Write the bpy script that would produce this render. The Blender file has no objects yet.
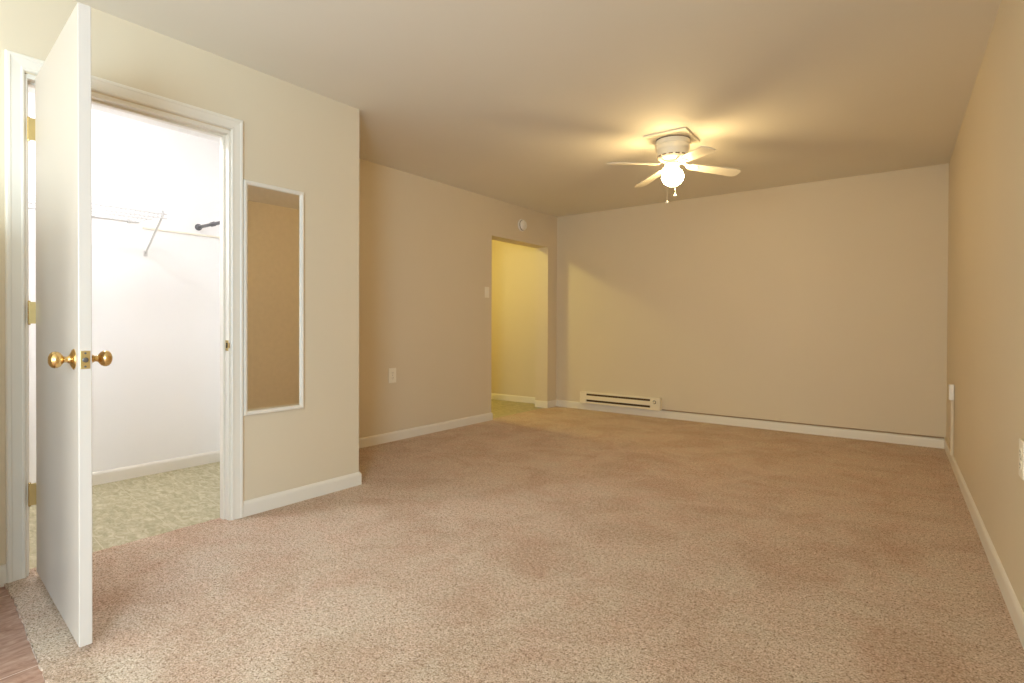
import bpy, bmesh, math, random
from mathutils import Vector, Matrix
random.seed(4)
S = bpy.context.scene
COL = S.collection
PI = math.pi

# ------------------------------------------------------------------ camera
F_PX, CY, YAW, PITCH, ROLL, CAM_H = 563.875, 329.77, 0.6348, 0.0080, 0.0038, 1.0437
cd = bpy.data.cameras.new('camera'); cam = bpy.data.objects.new('camera', cd); COL.objects.link(cam)
cd.sensor_fit = 'HORIZONTAL'; cd.sensor_width = 36.0; cd.lens = F_PX / 1024 * 36.0
cd.shift_y = -(341.5 - CY) / 1024.0
cd.clip_start = 0.02; cd.clip_end = 100
cam.matrix_world = Matrix.Translation((0, 0, CAM_H)) @ Matrix.Rotation(YAW, 4, 'Z') @ Matrix.Rotation(PI / 2 - PITCH, 4, 'X') @ Matrix.Rotation(ROLL, 4, 'Z')
S.camera = cam

# ------------------------------------------------------------------ world, lights, exposure
w = bpy.data.worlds.new('daylight_fill'); S.world = w; w.use_nodes = True
w.node_tree.nodes['Background'].inputs[0].default_value = (0.75, 0.86, 1.0, 1)
w.node_tree.nodes['Background'].inputs[1].default_value = 1.0
S.view_settings.view_transform = 'Standard'; S.view_settings.look = 'None'
S.view_settings.exposure = 0.0; S.view_settings.gamma = 1.0
S.view_settings.use_curve_mapping = False
S.cycles.use_denoising = True
S.cycles.max_bounces = 10; S.cycles.diffuse_bounces = 7
S.cycles.sample_clamp_indirect = 8
REAR_FILL_POWER, SIDE_FILL_POWER, CLOSET_POWER, HALL_POWER, GLOBE_EMIT = 92.0, 148.0, 31.5, 26.5, 90.0
REAR_FILL_COL, SIDE_FILL_COL = (.93, 1.0, .95), (.68, .96, 1.23)
C_COL, H_COL, G_COL = (.78, .83, .97), (1.0, .87, .27), (1.0, .72, .35)
def area(name, loc, rot, sx, sy, power, col):
    l = bpy.data.lights.new(name, 'AREA'); l.shape = 'RECTANGLE'; l.size = sx; l.size_y = sy
    l.energy = power; l.color = col
    o = bpy.data.objects.new(name, l); COL.objects.link(o); o.location = loc; o.rotation_euler = rot
    return o
# unseen fill added behind the camera, shining in at the added wide opening
area('daylight_fill', (-1.35, -3.2, 1.25), (PI / 2, 0, 0), 2.9, 2.0, REAR_FILL_POWER, REAR_FILL_COL)
area('side_fill', (.505, -1.6, 1.3), (0, PI / 2, 0), 1.25, 1.45, SIDE_FILL_POWER, SIDE_FILL_COL)  # unseen fill added from the right to brighten the closet side

# ------------------------------------------------------------------ materials
def lin(c):
    r = []
    for v in c:
        v /= 255.0
        r.append(v / 12.92 if v <= 0.04045 else ((v + 0.055) / 1.055) ** 2.4)
    return (*r, 1)

def newmat(name):
    m = bpy.data.materials.new(name); m.use_nodes = True
    nt = m.node_tree; return m, nt, nt.nodes['Principled BSDF']

def nd(nt, t, **k):
    n = nt.nodes.new(t)
    for a, b in k.items():
        if a in n.inputs: n.inputs[a].default_value = b
        else: setattr(n, a, b)
    return n

def mixc(nt, fac, a, b, blend='MIX'):
    n = nt.nodes.new('ShaderNodeMix'); n.data_type = 'RGBA'; n.blend_type = blend
    for sock, v in ((n.inputs[0], fac), (n.inputs[6], a), (n.inputs[7], b)):
        if hasattr(v, 'is_linked') or isinstance(v, bpy.types.NodeSocket): nt.links.new(v, sock)
        else: sock.default_value = v
    return n.outputs[2]

def ramp(nt, src, stops):
    n = nt.nodes.new('ShaderNodeValToRGB'); nt.links.new(src, n.inputs[0])
    e = n.color_ramp.elements
    while len(e) < len(stops): e.new(0.5)
    for x, (p, c) in zip(e, stops): x.position = p; x.color = c
    return n.outputs[0]

def bump(nt, bsdf, height, strength, dist):
    b = nd(nt, 'ShaderNodeBump'); b.inputs['Strength'].default_value = strength; b.inputs['Distance'].default_value = dist
    nt.links.new(height, b.inputs['Height']); nt.links.new(b.outputs[0], bsdf.inputs['Normal'])

def paint(name, rgb, rough=0.6, tex=0.25, spec=0.3, vary=0.03):
    m, nt, b = newmat(name)
    geo = nd(nt, 'ShaderNodeNewGeometry')
    n = nd(nt, 'ShaderNodeTexNoise'); n.inputs['Scale'].default_value = 1.3; n.inputs['Detail'].default_value = 3
    nt.links.new(geo.outputs['Position'], n.inputs['Vector'])
    c = lin(rgb); d = tuple(x * (1 - vary) for x in c[:3]) + (1,); e = tuple(min(1, x * (1 + vary)) for x in c[:3]) + (1,)
    nt.links.new(mixc(nt, n.outputs[0], d, e), b.inputs['Base Color'])
    b.inputs['Roughness'].default_value = rough; b.inputs['Specular IOR Level'].default_value = spec
    if tex:
        n2 = nd(nt, 'ShaderNodeTexNoise'); n2.inputs['Scale'].default_value = 220; n2.inputs['Detail'].default_value = 2
        nt.links.new(geo.outputs['Position'], n2.inputs['Vector'])
        bump(nt, b, n2.outputs[0], tex, 0.001)
    return m

M = {}
M['wall'] = paint('wall_paint_beige', (217, 203, 176), 0.55)
M['ceiling'] = paint('ceiling_paint', (229, 224, 211), 0.75, 0.35)
M['closet'] = paint('closet_wall_paint', (244, 241, 236), 0.6)
M['trim'] = paint('trim_gloss_white', (230, 223, 208), 0.35, 0, 0.5, 0.01)
M['door'] = paint('door_paint', (200, 189, 176), 0.38, 0.05, 0.5, 0.01)
M['white'] = paint('white_plastic', (235, 230, 220), 0.35, 0, 0.5, 0.01)
M['ivory'] = paint('ivory_plastic', (240, 232, 212), 0.4, 0, 0.5, 0.01)
M['heater'] = paint('almond_enamel', (236, 224, 196), 0.4, 0, 0.5, 0.01)
M['heater_dark'] = paint('heater_inside', (92, 70, 48), 0.8, 0, 0.2, 0.05)
M['fan'] = paint('fan_white_enamel', (238, 230, 208), 0.4, 0, 0.5, 0.01)
M['cable'] = paint('brown_cable', (158, 134, 102), 0.5, 0, 0.3, 0.02)
M['slot'] = paint('dark_slot', (40, 34, 28), 0.8, 0, 0.2, 0.01)
M['slot_soft'] = paint('socket_slots', (120, 105, 85), 0.8, 0, 0.2, 0.01)

def metal(name, rgb, rough):
    m, nt, b = newmat(name)
    n = nd(nt, 'ShaderNodeTexNoise'); n.inputs['Scale'].default_value = 40
    tc = nd(nt, 'ShaderNodeTexCoord'); nt.links.new(tc.outputs['Object'], n.inputs['Vector'])
    c = lin(rgb); nt.links.new(mixc(nt, n.outputs[0], tuple(x * .9 for x in c[:3]) + (1,), c), b.inputs['Base Color'])
    b.inputs['Metallic'].default_value = 1; b.inputs['Roughness'].default_value = rough
    return m
M['brass'] = metal('polished_brass', (226, 192, 130), 0.24)
M['brass_dull'] = metal('dull_brass', (206, 182, 124), 0.38)
M['wire'] = paint('wire_shelf_coating', (214, 211, 206), 0.4, 0, 0.5, 0.01)
M['steel'] = metal('grey_steel', (120, 120, 122), 0.4)
M['mirror'] = metal('mirror_silver', (246, 243, 236), 0.02)

def emit(name, rgb, s):
    m, nt, b = newmat(name)
    b.inputs['Base Color'].default_value = (0.9, 0.9, 0.85, 1)
    b.inputs['Emission Color'].default_value = (*rgb, 1); b.inputs['Emission Strength'].default_value = s
    return m
M['globe'] = emit('lit_glass_globe', G_COL, GLOBE_EMIT)

def carpet():
    m, nt, b = newmat('carpet_pile')
    geo = nd(nt, 'ShaderNodeNewGeometry'); P = geo.outputs['Position']
    n1 = nd(nt, 'ShaderNodeTexNoise'); n1.inputs['Scale'].default_value = 170; n1.inputs['Detail'].default_value = 4; n1.inputs['Roughness'].default_value = 0.7
    n2 = nd(nt, 'ShaderNodeTexNoise'); n2.inputs['Scale'].default_value = 2.6; n2.inputs['Detail'].default_value = 6; n2.inputs['Roughness'].default_value = 0.65; n2.inputs['Distortion'].default_value = 0.6
    n3 = nd(nt, 'ShaderNodeTexNoise'); n3.inputs['Scale'].default_value = 55; n3.inputs['Detail'].default_value = 3
    for n in (n1, n2, n3): nt.links.new(P, n.inputs['Vector'])
    n4 = nd(nt, 'ShaderNodeTexNoise'); n4.inputs['Scale'].default_value = 105; n4.inputs['Detail'].default_value = 2; nt.links.new(P, n4.inputs['Vector'])
    n5 = nd(nt, 'ShaderNodeTexNoise'); n5.inputs['Scale'].default_value = 5.5; n5.inputs['Detail'].default_value = 5; n5.inputs['Roughness'].default_value = 0.7; nt.links.new(P, n5.inputs['Vector'])
    fine = ramp(nt, n1.outputs[0], [(0.33, lin((146, 124, 106))), (0.47, lin((216, 195, 175))), (0.62, lin((248, 237, 226)))])
    speck = ramp(nt, n4.outputs[0], [(0.34, lin((190, 172, 154))), (0.43, lin((255, 255, 255)))])
    mid = ramp(nt, n3.outputs[0], [(0.30, lin((228, 220, 210))), (0.60, lin((255, 255, 255)))])
    big = ramp(nt, n2.outputs[0], [(0.38, lin((240, 230, 220))), (0.56, lin((255, 254, 250)))])
    tint = ramp(nt, n5.outputs[0], [(0.35, lin((252, 240, 232))), (0.65, lin((253, 253, 247)))])
    c = mixc(nt, 1.0, fine, mid, 'MULTIPLY'); c = mixc(nt, 1.0, c, big, 'MULTIPLY'); c = mixc(nt, 1.0, c, speck, 'MULTIPLY'); c = mixc(nt, 1.0, c, tint, 'MULTIPLY')
    nt.links.new(c, b.inputs['Base Color'])
    b.inputs['Roughness'].default_value = 0.95; b.inputs['Specular IOR Level'].default_value = 0.1
    b.inputs['Sheen Weight'].default_value = 0.15
    bump(nt, b, n1.outputs[0], 0.9, 0.008)
    return m
M['carpet'] = carpet()

def vinyl(name, a, b_, c_, line, tile, rotz, stretch=(1, 1, 1), shift=(0, 0, 0)):
    m, nt, b = newmat(name)
    geo = nd(nt, 'ShaderNodeNewGeometry')
    mp = nd(nt, 'ShaderNodeMapping'); mp.inputs['Rotation'].default_value = (0, 0, rotz); mp.inputs['Location'].default_value = shift; nt.links.new(geo.outputs['Position'], mp.inputs['Vector'])
    ms = nd(nt, 'ShaderNodeMapping'); ms.inputs['Scale'].default_value = stretch; nt.links.new(mp.outputs[0], ms.inputs['Vector'])
    n = nd(nt, 'ShaderNodeTexNoise'); n.inputs['Scale'].default_value = 15; n.inputs['Detail'].default_value = 7; n.inputs['Roughness'].default_value = 0.62; n.inputs['Distortion'].default_value = 1.0
    nt.links.new(ms.outputs[0], n.inputs['Vector'])
    col = ramp(nt, n.outputs[0], [(0.33, lin(a)), (0.5, lin(b_)), (0.68, lin(c_))])
    br = nd(nt, 'ShaderNodeTexBrick'); br.offset = 0; br.inputs['Scale'].default_value = 1
    br.inputs['Brick Width'].default_value = tile; br.inputs['Row Height'].default_value = tile
    br.inputs['Mortar Size'].default_value = 0.0025; br.inputs['Mortar Smooth'].default_value = 0.3
    nt.links.new(mp.outputs[0], br.inputs['Vector'])
    nt.links.new(mixc(nt, br.outputs['Fac'], col, lin(line)), b.inputs['Base Color'])
    b.inputs['Roughness'].default_value = 0.42; b.inputs['Specular IOR Level'].default_value = 0.4
    return m
M['vinyl'] = vinyl('stone_look_vinyl', (150, 140, 100), (174, 163, 127), (200, 191, 160), (192, 182, 150), 0.305, 0.12, (1.0, 2.2, 1))
M['kitchen'] = vinyl('brown_tile_vinyl', (146, 108, 90), (174, 138, 118), (196, 164, 144), (220, 196, 178), 0.66, 0.0, (2.5, 1, 1), (2.86, 0, 0))

# ------------------------------------------------------------------ mesh helpers
def link(name, bm, mat, parent=None, smooth=False, bevel=0.0, segs=2, autosmooth=False):
    me = bpy.data.meshes.new(name)
    bmesh.ops.recalc_face_normals(bm, faces=bm.faces)
    bm.to_mesh(me); bm.free()
    me.materials.append(mat)
    if smooth:
        for p in me.polygons: p.use_smooth = True
        try: me.set_sharp_from_angle(angle=math.radians(35))
        except Exception: pass
    o = bpy.data.objects.new(name, me); COL.objects.link(o)
    if parent: o.parent = parent
    if bevel:
        md = o.modifiers.new('bevel', 'BEVEL'); md.width = bevel; md.segments = segs; md.limit_method = 'ANGLE'; md.angle_limit = math.radians(40)
    return o

def box(bm, x0, x1, y0, y1, z0, z1):
    v = [bm.verts.new((x, y, z)) for z in (z0, z1) for x, y in ((x0, y0), (x1, y0), (x1, y1), (x0, y1))]
    for f in ((0, 3, 2, 1), (4, 5, 6, 7), (0, 1, 5, 4), (1, 2, 6, 5), (2, 3, 7, 6), (3, 0, 4, 7)):
        bm.faces.new([v[i] for i in f])
    return v

def prism(bm, poly, z0, z1):
    a = [bm.verts.new((x, y, z0)) for x, y in poly]; b = [bm.verts.new((x, y, z1)) for x, y in poly]
    bm.faces.new(a[::-1]); bm.faces.new(b); n = len(poly)
    for i in range(n): bm.faces.new((a[i], a[(i + 1) % n], b[(i + 1) % n], b[i]))

def lathe(bm, prof, n=32, M4=None):
    """prof: (radius, height) list, turned about local Z; M4 places it"""
    M4 = M4 or Matrix.Identity(4); rings = []
    for r, z in prof:
        if r < 1e-6: rings.append([bm.verts.new(M4 @ Vector((0, 0, z)))])
        else: rings.append([bm.verts.new(M4 @ Vector((r * math.cos(2 * PI * i / n), r * math.sin(2 * PI * i / n), z))) for i in range(n)])
    for A, B in zip(rings, rings[1:]):
        for i in range(n):
            j = (i + 1) % n
            if len(A) == 1 and len(B) == 1: continue
            if len(A) == 1: bm.faces.new((A[0], B[i], B[j]))
            elif len(B) == 1: bm.faces.new((A[i], A[j], B[0]))
            else: bm.faces.new((A[i], A[j], B[j], B[i]))
    for R in (rings[0], rings[-1]):
        if len(R) > 1: bm.faces.new(R)

def tube(bm, pts, r, n=10):
    pts = [Vector(p) for p in pts]; rings = []
    for i, p in enumerate(pts):
        t = (pts[min(i + 1, len(pts) - 1)] - pts[max(i - 1, 0)]).normalized()
        u = t.cross(Vector((0, 0, 1)))
        if u.length < 1e-3: u = t.cross(Vector((0, 1, 0)))
        u.normalize(); v = t.cross(u)
        rings.append([bm.verts.new(p + r * (math.cos(2 * PI * k / n) * u + math.sin(2 * PI * k / n) * v)) for k in range(n)])
    for A, B in zip(rings, rings[1:]):
        for k in range(n): bm.faces.new((A[k], A[(k + 1) % n], B[(k + 1) % n], B[k]))
    bm.faces.new(rings[0]); bm.faces.new(rings[-1])

def sweep(bm, pts, normal, prof, first=0, last=None):
    """prof (a, b): a along (tangent x normal) side, b along normal; mitred corners"""
    pts = [Vector(p) for p in pts]; N = Vector(normal).normalized(); n = len(pts)
    last = n - 1 if last is None else last
    rings = {}
    for i in range(first, last + 1):
        t0 = (pts[i] - pts[i - 1]).normalized() if i > 0 else None
        t1 = (pts[i + 1] - pts[i]).normalized() if i < n - 1 else None
        s0 = t0.cross(N) if t0 else None; s1 = t1.cross(N) if t1 else None
        if s0 is None: m = s1
        elif s1 is None: m = s0
        else:
            m = (s0 + s1).normalized(); m = m / m.dot(s0)
        rings[i] = [bm.verts.new(pts[i] + m * a + N * b) for a, b in prof]
    for i in range(first, last):
        A, B = rings[i], rings[i + 1]; k = len(prof)
        for j in range(k): bm.faces.new((A[j], A[(j + 1) % k], B[(j + 1) % k], B[j]))
    bm.faces.new(rings[first]); bm.faces.new(rings[last])

def thing(name, label, cat, loc=(0, 0, 0), rz=0.0, group=None):
    o = bpy.data.objects.new(name, None); COL.objects.link(o); o.empty_display_size = 0.05
    o.location = loc; o.rotation_euler = (0, 0, rz); o['label'] = label; o['category'] = cat
    if group: o['group'] = group
    return o

def struct(name, bm, mat, bevel=0.0, label=None, smooth=False, cat=None):
    o = link(name, bm, mat, bevel=bevel, smooth=smooth); o['kind'] = 'structure'
    if label: o['label'] = label
    if cat: o['category'] = cat
    return o
BM = bmesh.new

# ------------------------------------------------------------------ plan of the place
H = 2.44
XL, XC = -3.857, -2.981                 # far left wall, closet wall
RBx, RBy = 0.1379, 6.0904             # right back corner
LBx, LBy = -3.857, 6.2067              # left back corner
YCOR = 2.367                           # corner where the closet ends
YR = -3.0                             # wall behind the camera
def xr(y): return RBx + (RBy - y) * 0.03675
OY0, OY1, OZ = 4.857, 5.997, 2.029     # doorway to the hall
TH = 0.185
D0, D1, DZ = 0.688, 1.517, 2.066      # closet door opening between jamb faces
CW = 0.097                            # closet wall thickness
XCB = -4.382                           # closet back wall
YCL, YCR = 0.26, 2.25                # closet side walls (inner faces)
HX, HY0, HY1 = -5.7, 3.9, 6.30       # hall beyond the doorway

# ------------------------------------------------------------------ shell
WY0, WY1, WZ0, WZ1 = -2.38, -.82, .62, 1.98   # unseen side window, added behind the camera for the side fill
b = BM()
def rw(y0, y1, z0, z1): prism(b, [(xr(y0), y0), (xr(y0) + .12, y0), (xr(y1) + .12, y1), (xr(y1), y1)], z0, z1)
rw(WY1, RBy, 0, H); rw(YR, WY0, 0, H); rw(WY0, WY1, 0, WZ0); rw(WY0, WY1, WZ1, H)
struct('wall_right', b, M['wall'])
b = BM(); xw0 = xr(-1.6)
for y in (WY0, WY1 - .04): box(b, xw0 + .07, xw0 + .11, y, y + .04, WZ0, WZ1)
for z in (WZ0, WZ1 - .04): box(b, xw0 + .07, xw0 + .11, WY0 + .04, WY1 - .04, z, z + .04)
struct('added_window_1', b, M['trim'], bevel=.003)  # frame added around the opening of the side fill
b = BM(); prism(b, [(RBx, RBy), (RBx, RBy + .14), (LBx, LBy + .14), (LBx, LBy)], 0, H)
struct('wall_back', b, M['wall'])
b = BM()
prism(b, [(XL, YCOR), (XL, OY0), (XL - TH, OY0), (XL - TH, YCOR)], 0, H)
prism(b, [(XL, OY1), (XL, HY1 + .08), (XL - TH, HY1 + .08), (XL - TH, OY1)], 0, H)
prism(b, [(XL, OY0), (XL, OY1), (XL - TH, OY1), (XL - TH, OY0)], OZ, H)
struct('wall_left', b, M['wall'])
b = BM()                               # wall with the closet door, running on behind the door
box(b, XC - CW, XC, YR, D0 - .019, 0, H)
box(b, XC - CW, XC, D1 + .019, YCOR, 0, H)
box(b, XC - CW, XC, D0 - .019, D1 + .019, DZ + .003, H)
struct('wall_closet', b, M['wall'])
b = BM(); box(b, XL - TH, XC - CW, YCR, YCOR, 0, H); struct('wall_closet_end', b, M['wall'])
def liner(x0, x1, y0, y1):
    b = BM(); box(b, x0, x1, y0, y1, -.012, H); return b
struct('wall_closet_back', liner(XCB - .1, XCB, YCL - .1, YCR + .02), M['closet'])
struct('wall_closet_side', liner(XCB, XC - CW, YCL - .1, YCL), M['closet'])
struct('wall_closet_far_side', liner(XCB, XC - CW - .006, YCR - .006, YCR), M['closet'])
b = BM()
box(b, XC - CW - .006, XC - CW, YCL, D0 - .019, -.012, H); box(b, XC - CW - .006, XC - CW, D1 + .019, YCR - .006, -.012, H)
box(b, XC - CW - .006, XC - CW, D0 - .019, D1 + .019, DZ + .003, H)
struct('wall_closet_inside', b, M['closet'])
b = BM(); box(b, HX, XL - TH, HY1, HY1 + .08, -.01, H); struct('wall_hall_back', b, M['wall'])
b = BM(); box(b, HX - .08, HX, HY0, HY1 + .08, -.01, H); struct('wall_hall_left', b, M['wall'])
b = BM(); box(b, HX, XL - TH, HY0 - .08, HY0, -.01, H); struct('wall_hall_front', b, M['wall'])
b = BM(); box(b, XC, -2.2, .10, .25, -.01, 1.46); struct('shade_blocker', b, M['wall'])  # unseen block added to shade the lower part of the closet door
b = BM()                               # wall behind the camera; its wide opening is added for the rear fill
box(b, XC, -2.85, YR - .12, YR, 0, H); box(b, .15, xr(YR) + .12, YR - .12, YR, 0, H)
box(b, -2.85, .15, YR - .12, YR, 2.3, H)
struct('wall_rear', b, M['wall'])

b = BM()
prism(b, [(XL, YCOR - .05), (XC - CW, YCOR - .05), (XC - CW, YR - .12), (xr(YR) + .12, YR - .12), (RBx + .12, RBy + .2), (XL, RBy + .2)], H, H + .1)
struct('ceiling', b, M['ceiling'])
b = BM(); box(b, XCB - .1, XC - CW, YCL - .1, YCOR - .05, H, H + .1); struct('ceiling_closet', b, M['closet'])
b = BM(); box(b, HX - .08, XL, HY0 - .08, HY1 + .08, H, H + .1); struct('ceiling_hall', b, M['wall'])

# floors: carpet, kitchen vinyl in front of it, closet and hall vinyl
EDGE = [(-2.983, .612), (-2.75, .594), (-2.557, .571), (-2.251, .536), (-2.047, .515), (-1.6, .47), (-1.0, .41), (-.3, .35), (xr(.3), .30)]
pts = []
for (x0, y0), (x1, y1) in zip(EDGE, EDGE[1:]):
    k = max(2, int((x1 - x0) / .012))
    for i in range(k):
        t = i / k
        pts.append((x0 + (x1 - x0) * t, y0 + (y1 - y0) * t + random.uniform(-.004, .004)))
pts.append(EDGE[-1])
b = BM()
carpet_poly = pts + [(RBx, RBy + .02), (XL, LBy + .02), (XL - .045, OY1 + .01), (XL - .045, OY0 - .01), (XL, OY0 - .01), (XL, YCOR), (XC - .01, YCOR), (XC - .01, D1 + .02), (-3.07, D1 + .01)]
k = 40
for i in range(1, k): carpet_poly.append((-3.062 + random.uniform(-.005, .005), D1 + .01 + (D0 - .01 - D1 - .01) * i / k))
carpet_poly += [(-3.07, D0 - .01), (XC - .01, D0 - .02)]
prism(b, carpet_poly, -.03, 0)
bmesh.ops.triangulate(b, faces=b.faces[:])
struct('floor', b, M['carpet'])
b = BM(); prism(b, [(XC - .02, YR), (xr(YR) + .02, YR), (xr(1) + .02, 1.0), (XC - .02, 1.0)], -.05, -.0301)
box(b, XC - .02, xr(YR), YR - .12, YR, -.05, -.0301)
prism(b, [(XC - .02, YR), (xr(YR) + .02, YR), (xr(.3), .31)] + [(x, y + .004) for x, y in reversed(EDGE[:-1])], -.0301, -.01)
struct('floor_kitchen', b, M['kitchen'])
b = BM(); box(b, XCB - .02, -3.01, YCL - .1, YCR + .05, -.05, -.0301); box(b, XCB - .02, -3.058, D0 - .02, D1 + .02, -.0301, -.012)
box(b, XCB - .02, XC - CW, YCL - .1, D0 - .02, -.0301, -.012); box(b, XCB - .02, XC - CW, D1 + .02, YCR + .05, -.0301, -.012)
struct('floor_closet', b, M['vinyl'])
b = BM(); box(b, HX - .08, XL - .04, OY0 - .02, OY1 + .02, -.05, -.01)
box(b, HX - .08, XL - TH + .02, HY0 - .08, OY0 - .02, -.05, -.01); box(b, HX - .08, XL - TH + .02, OY1 + .02, HY1 + .08, -.05, -.01)
struct('floor_hall', b, M['vinyl'])

# baseboards -------------------------------------------------------------------
BP = [(0, 0), (.0125, 0), (.0125, .062), (.0115, .070), (.0085, .077), (.005, .082), (0, .084)]
def baseboard(name, path, i, j, z=0.0, mat=None):
    b = BM(); sweep(b, [(x, y, z) for x, y in path], (0, 0, 1), BP, i, j)
    return struct(name, b, mat or M['trim'])
pathA = [(XC, D1 + 0.0725), (XC, YCOR), (XL, YCOR), (XL, OY0), (XL - TH + .03, OY0)]
baseboard('baseboard_closet', pathA[::1], 0, 1)
baseboard('baseboard_closet_end', pathA, 1, 2)
baseboard('baseboard_left', pathA, 2, 4)
pathB = [(XL - TH, OY1), (XL, OY1), (LBx, LBy), (RBx, RBy), (xr(YR), YR)]
baseboard('baseboard_doorway', pathB, 0, 2)
baseboard('baseboard_back', pathB, 2, 3)
baseboard('baseboard_right', pathB, 3, 4)
baseboard('baseboard_near_door', [(XC, YR), (XC, D0 - 0.0725)], 0, 1, -.01)
baseboard('baseboard_closet_inside', [(XCB, YCL), (XCB, YCR - .006)], 0, 1, -.012)
baseboard('baseboard_hall', [(HX, HY1), (XL - TH, HY1)], 0, 1, -.01)

# closet door casing, jamb and stop ---------------------------------------------
CP = [(0, 0), (0, .008), (.005, .012), (.010, .0125), (.013, .010), (.044, .014), (.048, .0170), (.057, .0170), (.062, .013), (.062, 0)]
r_ = .010
path = [(XC, D1 + r_, 0), (XC, D1 + r_, DZ + r_ - .001), (XC, D0 - r_, DZ + r_ - .001), (XC, D0 - r_, 0)]
b = BM(); sweep(b, path, (1, 0, 0), [(a, c) for a, c in CP])
struct('trim_1', b, M['trim'])
b = BM()
box(b, XC - CW, XC, D0 - .019, D0, -.012, DZ); box(b, XC - CW, XC, D1, D1 + .019, -.012, DZ); box(b, XC - CW, XC, D0, D1, DZ - .016, DZ + .003)
struct('trim_2', b, M['trim'], bevel=.0015)
b = BM()
for y0, y1 in ((D0, D0 + .011), (D1 - .011, D1)): box(b, XC - .072, XC - .038, y0, y1, -.012, DZ - .016)
box(b, XC - .072, XC - .038, D0 + .011, D1 - .011, DZ - .027, DZ - .016)
struct('trim_3', b, M['trim'], bevel=.0015)
b = BM(); path = [(XC - CW - .006, D0 - r_, 0), (XC - CW - .006, D0 - r_, DZ + .002), (XC - CW - .006, D1 + r_, DZ + .002), (XC - CW - .006, D1 + r_, 0)]
sweep(b, path, (-1, 0, 0), CP); struct('trim_4', b, M['trim'])

# ------------------------------------------------------------------ the open closet door
DW, DT, DH = .812, .035, 2.028
b = BM(); box(b, .002, DW, 0, DT, 0, DH)
door = link('door_1', b, M['door'], bevel=.0022)
door['kind'] = 'structure'
door['label'] = 'white flush slab closet door standing wide open into the carpeted room'
door['category'] = 'door'
door.location = (-2.9525, .7055, .021); door.rotation_euler = (0, 0, math.radians(-6.2))
kz, kx = .908, DW - .062
for sgn in (-1, 1):
    y0 = 0 if sgn < 0 else DT
    M4 = Matrix.Translation((kx, y0, kz)) @ Matrix.Rotation(PI / 2 * (1 if sgn < 0 else -1), 4, 'X')
    b = BM()
    lathe(b, [(.0115, .006), (.0105, .012), (.0095, .022), (.0105, .027), (.016, .031), (.0225, .036), (.0262, .043), (.0268, .050), (.0245, .057), (.019, .062), (.011, .0655), (.0, .0665)], 32, M4)
    k = link('door_knob', b, M['brass'], door, smooth=True)
    k['label'] = 'round polished brass knob'
    b = BM(); lathe(b, [(.033, 0), (.0335, .002), (.031, .005), (.022, .009), (.0135, .012), (.0115, .016), (.0105, .018)], 32, M4)
    link('rosette', b, M['brass'], k, smooth=True)
b = BM(); box(b, DW - .0008, DW + .0016, DT / 2 - .0127, DT / 2 + .0127, kz - .0285, kz + .0285)
lp = link('latch_plate', b, M['brass_dull'], door, bevel=.0008)
lp['label'] = 'brass latch plate'
b = BM(); lathe(b, [(.008, 0), (.008, .004), (.006, .006), (.0, .0065)], 20, Matrix.Translation((DW + .0014, DT / 2, kz)) @ Matrix.Rotation(PI / 2, 4, 'Y'))
link('latch_bolt', b, M['steel'], lp, smooth=True)
for dz in (-.021, .021):
    b = BM(); lathe(b, [(.0032, 0), (.0032, .0008), (.0, .0012)], 12, Matrix.Translation((DW + .0015, DT / 2, kz + dz)) @ Matrix.Rotation(PI / 2, 4, 'Y'))
    link('screw', b, M['steel'], lp)
for z in (1.793, 1.043, .298):
    z -= .021
    b = BM()
    for i in range(5):
        tube(b, [(-.003, -.020, z + i * .0178 + .0004), (-.003, -.020, z + (i + 1) * .0178 - .0004)], .0052, 14)
    lathe(b, [(.0, z + .094), (.004, z + .0935), (.0052, z + .089)], 14, Matrix.Translation((-.003, -.020, 0)))
    lathe(b, [(.0, z - .005), (.004, z - .0045), (.0052, z)], 14, Matrix.Translation((-.003, -.020, 0)))
    hg = link('hinge', b, M['brass'], door, smooth=True)
    hg['label'] = 'brass butt hinge'
    b = BM(); box(b, -.002, .0022, -.022, DT - .006, z, z + .089); link('hinge_leaf', b, M['brass_dull'], hg)
    b = BM(); box(b, -.034, -.003, -.0225, -.0207, z, z + .089); link('hinge_leaf', b, M['brass_dull'], hg)
# strike plate on the latch jamb
t = thing('strike_plate', 'small brass strike plate on the white door jamb beside the mirror', 'strike plate', (XC, D1, .93))
b = BM(); box(b, -.034, -.004, -.0016, .0004, -.028, .028); link('plate', b, M['brass_dull'], t, bevel=.0006)
b = BM(); box(b, -.026, -.012, -.0022, -.0012, -.014, .014); link('latch_hole', b, M['slot'], t)
b = BM(); box(b, -.005, .002, -.0016, .004, -.014, .014); link('lip', b, M['brass_dull'], t, bevel=.0006)

# ------------------------------------------------------------------ closet shelf, brace, rail, rod
t = thing('wire_shelf', 'white wire shelf along the upper back wall of the closet', 'shelf', (XCB, YCL, 1.742))
SD, SL = .435, 1.345
b = BM(); tube(b, [(SD, 0, .006), (SD, SL, .006)], .0045, 8); tube(b, [(SD + .004, 0, -.022), (SD + .004, SL, -.022)], .0038, 8)
tube(b, [(.006, 0, .0), (.006, SL, .0)], .0038, 8); tube(b, [(SD * .5, 0, -.004), (SD * .5, SL, -.004)], .0038, 8)
link('rail_wires', b, M['wire'], t, smooth=True)
b = BM()
n = int(SL / .026)
for i in range(n + 1):
    y = i * SL / n; tube(b, [(.004, y, .003), (SD, y, .009), (SD + .006, y, .004), (SD + .006, y, -.024)], .0014, 6)
o = link('cross_wires', b, M['wire'], t, smooth=True); o['kind'] = 'stuff'
b = BM(); y = SL - .02
tube(b, [(SD + .008, y - .004, .026), (SD + .004, y - .003, -.006), (.006, y + .062, -.205)], .0065, 8)
box(b, .0, .006, y + .052, y + .074, -.228, -.190)
link('brace', b, M['wire'], t, smooth=True)
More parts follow.
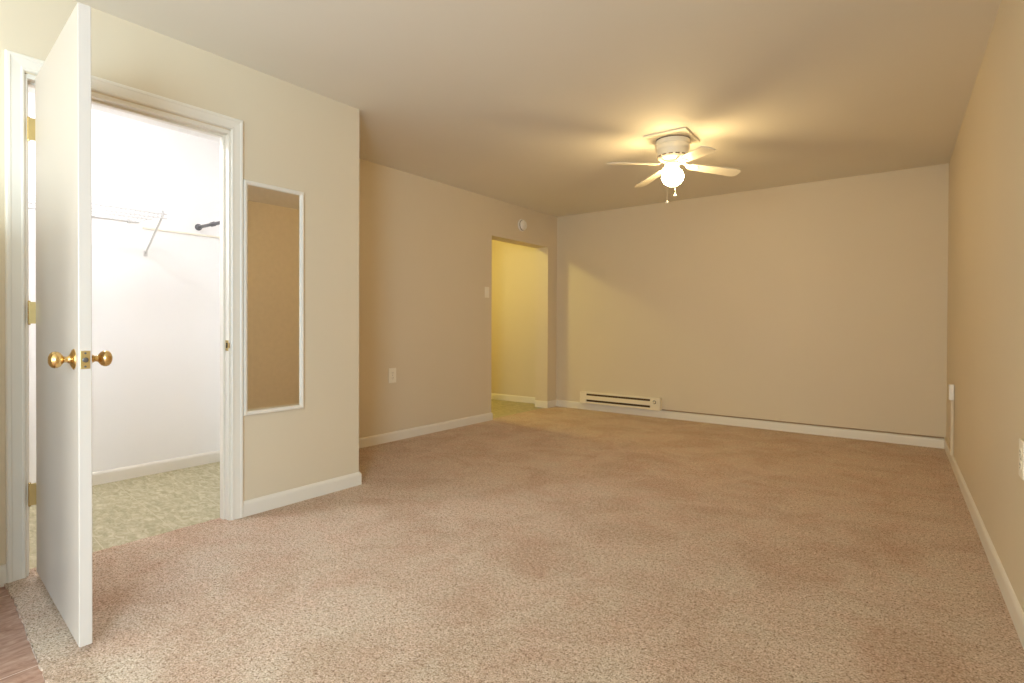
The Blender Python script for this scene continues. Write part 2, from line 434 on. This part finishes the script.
for yy in (.05, .35, .65, .95, SL - .06):
    b = BM(); box(b, 0, .012, yy - .008, yy + .008, -.012, .012); link('wall_clip', b, M['wire'], t, bevel=.001)
t = thing('shelf_rail', 'slim pale wall rail running right of the shelf brace on the closet back wall', 'shelf rail', (XCB, 1.6, 1.709))
b = BM(); box(b, 0, .009, .03, .64, -.007, .007); link('rail', b, M['ivory'], t, bevel=.002)
for yy in (.12, .40):
    b = BM(); lathe(b, [(.004, .009), (.003, .011), (.0, .0115)], 10, Matrix.Translation((0, yy, 0)) @ Matrix.Rotation(PI / 2, 4, 'Y')); link('screw', b, M['ivory'], t)
t = thing('closet_rod', 'short dark grey metal hanging rod end at the upper right of the closet', 'closet rod', (XCB, 2.0, 1.765))
MX = Matrix.Rotation(PI / 2, 4, 'Y')
b = BM(); lathe(b, [(.012, .004), (.012, XC - CW - .006 - XCB - .004)], 16, MX); link('rod', b, M['steel'], t, smooth=True)
b = BM(); lathe(b, [(.024, 0), (.025, .006), (.022, .018), (.016, .026), (.0125, .028)], 24, MX); link('flange', b, M['steel'], t, smooth=True)
b = BM(); lathe(b, [(.0125, .20), (.0165, .203), (.0165, .245), (.0125, .248)], 20, MX); link('collar', b, M['steel'], t, smooth=True)
# closet ceiling lamp (above the picture) that lights the closet
def dome_lamp(name, label, loc, power, col, r=.11):
    t = thing(name, label, 'ceiling lamp', loc)
    b = BM(); lathe(b, [(r * 1.05, 0), (r * 1.08, -.012), (r * .98, -.022), (r * .9, -.022)], 32); link('base', b, M['fan'], t, smooth=True)
    b = BM(); lathe(b, [(r * .9, -.0225), (r * .88, -.04), (r * .7, -.065), (r * .4, -.08), (0, -.085)], 32)
    area_m = PI * r * r * 1.3
    g = link('glass_dome', b, emit('lit_glass_' + name, col, power / (area_m * PI)), t, smooth=True)
    return t
dome_lamp('closet_lamp', 'round white ceiling lamp inside the closet', (-3.42, 0.85, H), CLOSET_POWER, C_COL)
dome_lamp('hall_lamp', 'round warm ceiling lamp in the hall beyond the doorway', (-4.75, 5.0, H), HALL_POWER, H_COL)

# ------------------------------------------------------------------ mirror
t = thing('wall_mirror', 'tall narrow mirror in a thin white frame hung beside the closet door', 'mirror', (XC, 1.7725, .5485))
mw, mh, fw = .363, 1.275, .023
b = BM()
FP = [(0, 0), (0, .014), (-.003, .0175), (-.010, .019), (-.018, .015), (-.0225, .009), (-.0225, 0)]
ring = [(0, -mw / 2, 0), (0, mw / 2, 0), (0, mw / 2, mh), (0, -mw / 2, mh)]
vs = []
for i in range(4):
    sy = (-1, 1, 1, -1)[i]; sz = (-1, -1, 1, 1)[i]
    vs.append([b.verts.new((.001 + c, ring[i][1] + sy * a, ring[i][2] + sz * a)) for a, c in FP])
for i in range(4):
    A, B = vs[i], vs[(i + 1) % 4]
    for j in range(len(FP)): b.faces.new((A[j], A[(j + 1) % len(FP)], B[(j + 1) % len(FP)], B[j]))
link('frame', b, M['trim'], t)
b = BM(); box(b, .001, .006, -mw / 2 + fw - .004, mw / 2 - fw + .004, fw - .004, mh - fw + .004)
link('mirror_glass', b, M['mirror'], t)

# ------------------------------------------------------------------ wall plates (local: x out of the wall, y along, z up)
def plate_base(name, label, cat, loc, rz, w_, h_):
    t = thing(name, label, cat, loc, rz)
    b = BM(); box(b, .0005, .006, -w_ / 2, w_ / 2, -h_ / 2, h_ / 2); link('cover_plate', b, M['ivory'], t, bevel=.003, segs=3)
    return t
def outlet(label, loc, rz, w_, h_):
    t = plate_base('wall_outlet', label, 'outlet', loc, rz, w_, h_)
    for s in (-1, 1):
        z = s * h_ * .17
        b = BM(); prof = []
        lathe(b, [(.0172, .0055), (.0170, .0078), (.0, .0078)], 24, Matrix.Translation((0, 0, z)) @ Matrix.Rotation(PI / 2, 4, 'Y') @ Matrix.Diagonal((.85, 1, 1, 1)))
        so = link('socket', b, M['ivory'], t, smooth=True)
        b = BM(); box(b, .0076, .0082, -.0078, -.0056, z - .001, z + .008); box(b, .0076, .0082, .0056, .0078, z - .001, z + .007)
        box(b, .0076, .0082, -.0024, .0024, z - .0105, z - .006)
        link('slots', b, M['slot_soft'], so)
    b = BM(); lathe(b, [(.003, .0058), (.003, .0066), (.0, .0068)], 12, Matrix.Rotation(PI / 2, 4, 'Y')); link('screw', b, M['steel'], t)
    return t
outlet('ivory double wall outlet low on the left wall before the doorway', (XL, 3.430, .590), 0, .086, .132)
t2 = outlet('ivory double wall outlet low on the right wall', (xr(2.585), 2.585, .593), PI + .03675, .080, .130)
t = plate_base('light_switch', 'small ivory light switch left of the hall doorway', 'light switch', (XL, 4.772, 1.401), 0, .074, .117)
b = BM(); box(b, .0055, .0075, -.006, .006, -.013, .013); link('toggle_surround', b, M['ivory'], t, bevel=.001)
b = BM(); v = box(b, .006, .017, -.004, .004, .000, .008); link('toggle', b, M['white'], t, bevel=.001)
for s in (-1, 1):
    b = BM(); lathe(b, [(.003, .0058), (.003, .0066), (.0, .0068)], 12, Matrix.Translation((0, 0, s * .03)) @ Matrix.Rotation(PI / 2, 4, 'Y')); link('screw', b, M['ivory'], t)

# smoke detector
t = thing('smoke_detector', 'round white smoke detector on the wall above the hall doorway', 'smoke detector', (XL, 5.415, 2.220))
t.scale = (1.1, 1.15, 1.15)
R90 = Matrix.Rotation(PI / 2, 4, 'Y')
b = BM(); lathe(b, [(.062, 0.0005), (.063, .004), (.062, .012), (.056, .014)], 40, R90); link('base', b, M['white'], t, smooth=True)
b = BM(); lathe(b, [(.052, .012), (.0525, .026), (.051, .034), (.044, .041), (.032, .044), (.030, .042), (.020, .042), (.018, .045), (0, .046)], 40, R90); link('cover', b, M['white'], t, smooth=True)
b = BM(); lathe(b, [(.0535, .016), (.0545, .017), (.0545, .023), (.0535, .024)], 40, R90); link('vent_ring', b, M['slot_soft'], t, smooth=True)

# ------------------------------------------------------------------ baseboard heater (local: x along wall, -y out of the wall)
ang = math.atan2(LBy - RBy, LBx - RBx) - PI
def yb(x): return RBy + (x - RBx) / (LBx - RBx) * (LBy - RBy)
hx0, hx1 = -3.468, -2.420
t = thing('baseboard_heater', 'long almond electric baseboard heater low on the back wall', 'heater', ((hx0 + hx1) / 2, yb((hx0 + hx1) / 2), .086), ang)
L = hx1 - hx0; hd = .062; hh = .140
cl, cr = .085, .118
b = BM(); box(b, -L / 2 + .002, L / 2 - .002, -.012, -.001, .002, hh - .002)
box(b, -L / 2 + cl, L / 2 - cr, -hd + .02, -.010, hh - .022, hh - .002)
link('back_panel', b, M['heater'], t, bevel=.001)
b = BM(); box(b, -L / 2 + cl, L / 2 - cr, -hd + .022, -.012, .016, hh - .022); link('heating_element', b, M['heater_dark'], t)
b = BM(); x0, x1 = -L / 2 + cl, L / 2 - cr
b_prof = [(-hd, .048), (-hd, .090), (-hd + .008, .097), (-hd + .012, .095), (-hd + .003, .088), (-hd + .003, .050)]
vsA = [b.verts.new((x0, y, z)) for y, z in b_prof]; vsB = [b.verts.new((x1, y, z)) for y, z in b_prof]
b.faces.new(vsA); b.faces.new(vsB)
for i in range(6): b.faces.new((vsA[i], vsA[(i + 1) % 6], vsB[(i + 1) % 6], vsB[i]))
link('front_panel', b, M['heater'], t)
b = BM(); box(b, x0, x1, -hd, -.012, .002, .005); box(b, x0, x1, -hd, -hd + .003, .005, .024); link('bottom_lip', b, M['heater'], t)
b = BM(); box(b, x0, x1, -hd + .026, -.012, hh - .004, hh); link('top_edge', b, M['heater'], t, bevel=.001)
b = BM(); box(b, -L / 2, -L / 2 + cl, -hd, -.001, 0, hh); link('end_cap', b, M['heater'], t, bevel=.004)
b = BM(); box(b, L / 2 - cr, L / 2, -hd - .002, -.001, 0, hh); ec = link('end_cap', b, M['heater'], t, bevel=.004)
b = BM(); lathe(b, [(.014, 0), (.014, .006), (.013, .018), (.010, .021), (0, .021)], 24, Matrix.Translation((L / 2 - cr * .55, -hd - .002, .090)) @ Matrix.Rotation(PI / 2, 4, 'X'))
kn = link('thermostat_knob', b, M['heater'], ec, smooth=True)
b = BM(); lathe(b, [(.021, 0), (.021, .0012), (.0, .0012)], 24, Matrix.Translation((L / 2 - cr * .55, -hd - .002, .090)) @ Matrix.Rotation(PI / 2, 4, 'X')); link('dial_ring', b, M['slot_soft'], ec)
b = BM(); box(b, L / 2 - cr * .55 - .002, L / 2 - cr * .55 + .002, -hd - .0245, -hd - .0225, .090, .102); link('knob_pointer', b, M['slot_soft'], ec)

# surface wire channel from the heater to the corner box
t = thing('cable_raceway', 'thin brown cable above the back baseboard and beige channel rising to white corner box', 'cable raceway', (RBx, RBy, .085))
b = BM()
xa = hx1 + .002
prism(b, [(xa - RBx, yb(xa) - RBy - .0005), (-.013, -.0005), (-.013, -.0115), (xa - RBx, yb(xa) - RBy - .0115)], .001, .012)
link('cable', b, M['cable'], t, bevel=.002)['label'] = 'thin brown cable along the baseboard top'
def xw(dy): return -dy * .03675
y1 = -.76
b = BM(); prism(b, [(-.0005, -.0135), (-.0135, -.0135), (xw(y1) - .0135, y1), (xw(y1) - .0015, y1)], .001, .016)
link('channel', b, M['wall'], t, bevel=.002)
b = BM(); box(b, xw(y1) - .021, xw(y1) - .0015, y1 - .010, y1 + .012, .0, .425)
link('channel', b, M['wall'], t, bevel=.002)
b = BM(); box(b, xw(y1) - .033, xw(y1) - .0015, y1 - .036, y1 + .036, .415, .53)
link('junction_box', b, M['white'], t, bevel=.003)

# ------------------------------------------------------------------ ceiling fan
FX, FY = -1.537, 4.098
t = thing('ceiling_fan', 'white four-bladed ceiling fan with a glowing round glass lamp', 'ceiling fan', (FX, FY, H))
b = BM(); s = .178
prism(b, [(-.158, -.186), (.165, -.190), (.150, .165), (-.172, .168)], -.014, -.001)
link('mounting_plate', b, M['fan'], t, bevel=.004)
b = BM(); lathe(b, [(.112, -.014), (.112, -.020), (.124, -.022), (.125, -.046), (.124, -.050), (.119, -.052), (.119, -.056), (.121, -.060), (.120, -.088), (.116, -.094), (.114, -.100), (.113, -.122), (.110, -.134), (.104, -.150), (.090, -.163), (.060, -.170), (.0, -.171)], 48)
mh_ = link('motor_housing', b, M['fan'], t, smooth=True)
b = BM()
for i in range(14):
    a = 2 * PI * i / 14
    m4 = Matrix.Rotation(a, 4, 'Z') @ Matrix.Translation((.1085, 0, -.138)) @ Matrix.Rotation(math.radians(-12), 4, 'Y')
    for v in box(b, -.002, .0022, -.015, .015, -.005, .005): v.co = m4 @ v.co
link('vent_slots', b, M['slot_soft'], mh_)
b = BM(); lathe(b, [(.113, -.0145), (.1225, -.0145), (.1235, -.0215), (.113, -.0215)], 48); link('housing_ring', b, M['slot_soft'], mh_, smooth=True)
b = BM(); lathe(b, [(.055, -.168), (.058, -.172), (.058, -.196), (.048, -.202), (.046, -.205), (.046, -.216), (.0, -.216)], 36); link('light_fitter', b, M['fan'], t, smooth=True)
# globe
b = BM(); prof = [(.040, -.214), (.042, -.226)]
gr, gz = .080, -.286
for i in range(1, 15):
    a = math.radians(50 - i * 10); prof.append((gr * math.cos(a), gz + gr * .88 * math.sin(a)))
prof.append((0, gz - gr * .88))
lathe(b, prof, 40)
gl = link('glass_globe', b, M['globe'], t, smooth=True); gl['label'] = 'glowing white glass globe'
# blades
bz = -.192
for a in (46, -43, -126, 141):
    A = Matrix.Rotation(math.radians(a), 4, 'Z'); Pm = A @ Matrix.Translation((0, 0, bz)) @ Matrix.Rotation(math.radians(4.5), 4, 'Y') @ Matrix.Rotation(math.radians(-11), 4, 'X')
    out = []
    x0, x1 = .135, .535
    top = [(x0, .034), (x0 + .012, .040), (.25, .046), (.40, .053), (.480, .057), (.505, .055), (.522, .047), (.532, .031), (.535, .012)]
    out = top + [(x, -y) for x, y in reversed(top)]
    b = BM()
    va = [b.verts.new(Pm @ Vector((x, y, -.003))) for x, y in out]; vb = [b.verts.new(Pm @ Vector((x, y, .003))) for x, y in out]
    b.faces.new(va[::-1]); b.faces.new(vb)
    for i in range(len(out)): j = (i + 1) % len(out); b.faces.new((va[i], va[j], vb[j], vb[i]))
    bl = link('blade', b, M['fan'], t)
    b = BM()
    pl = [(.055, -.014), (.10, -.012), (.13, -.026), (.185, -.030), (.20, -.012), (.20, .012), (.185, .030), (.13, .026), (.10, .012), (.055, .014)]
    lo, hi = [], []
    for x, y in pl:
        if x < .12:
            zc = -.176 if x < .08 else -.186
            p = A @ Vector((x, y, zc))
        else: p = Pm @ Vector((x, y, -.0055))
        lo.append(b.verts.new(p + Vector((0, 0, -.002)))); hi.append(b.verts.new(p + Vector((0, 0, .002))))
    for ids in ((0, 1, 8, 9), (1, 2, 7, 8), (2, 3, 6, 7), (3, 4, 5, 6)):
        b.faces.new([lo[i] for i in ids]); b.faces.new([hi[i] for i in ids])
    for i in range(10): j = (i + 1) % 10; b.faces.new((lo[i], lo[j], hi[j], hi[i]))
    link('blade_iron', b, M['fan'], bl)
# pull chains
def chain(x, y, z1):
    b = BM(); zt = -.20
    tube(b, [(x * .75, y * .75, zt), (x, y, zt - .03), (x, y, z1 + .014)], .0013, 8)
    c = link('pull_chain', b, M['fan'], t, smooth=True)
    b = BM(); lathe(b, [(0, z1 + .018), (.003, z1 + .016), (.005, z1 + .010), (.0105, z1 + .002), (.0115, z1 - .003), (.008, z1 - .007), (0, z1 - .008)], 20, Matrix.Translation((x, y, 0)))
    link('pull_knob', b, M['white'], c, smooth=True)
chain(-.0105, -.082, 1.95 - H)
chain(-.006, .069, 2.03 - H)
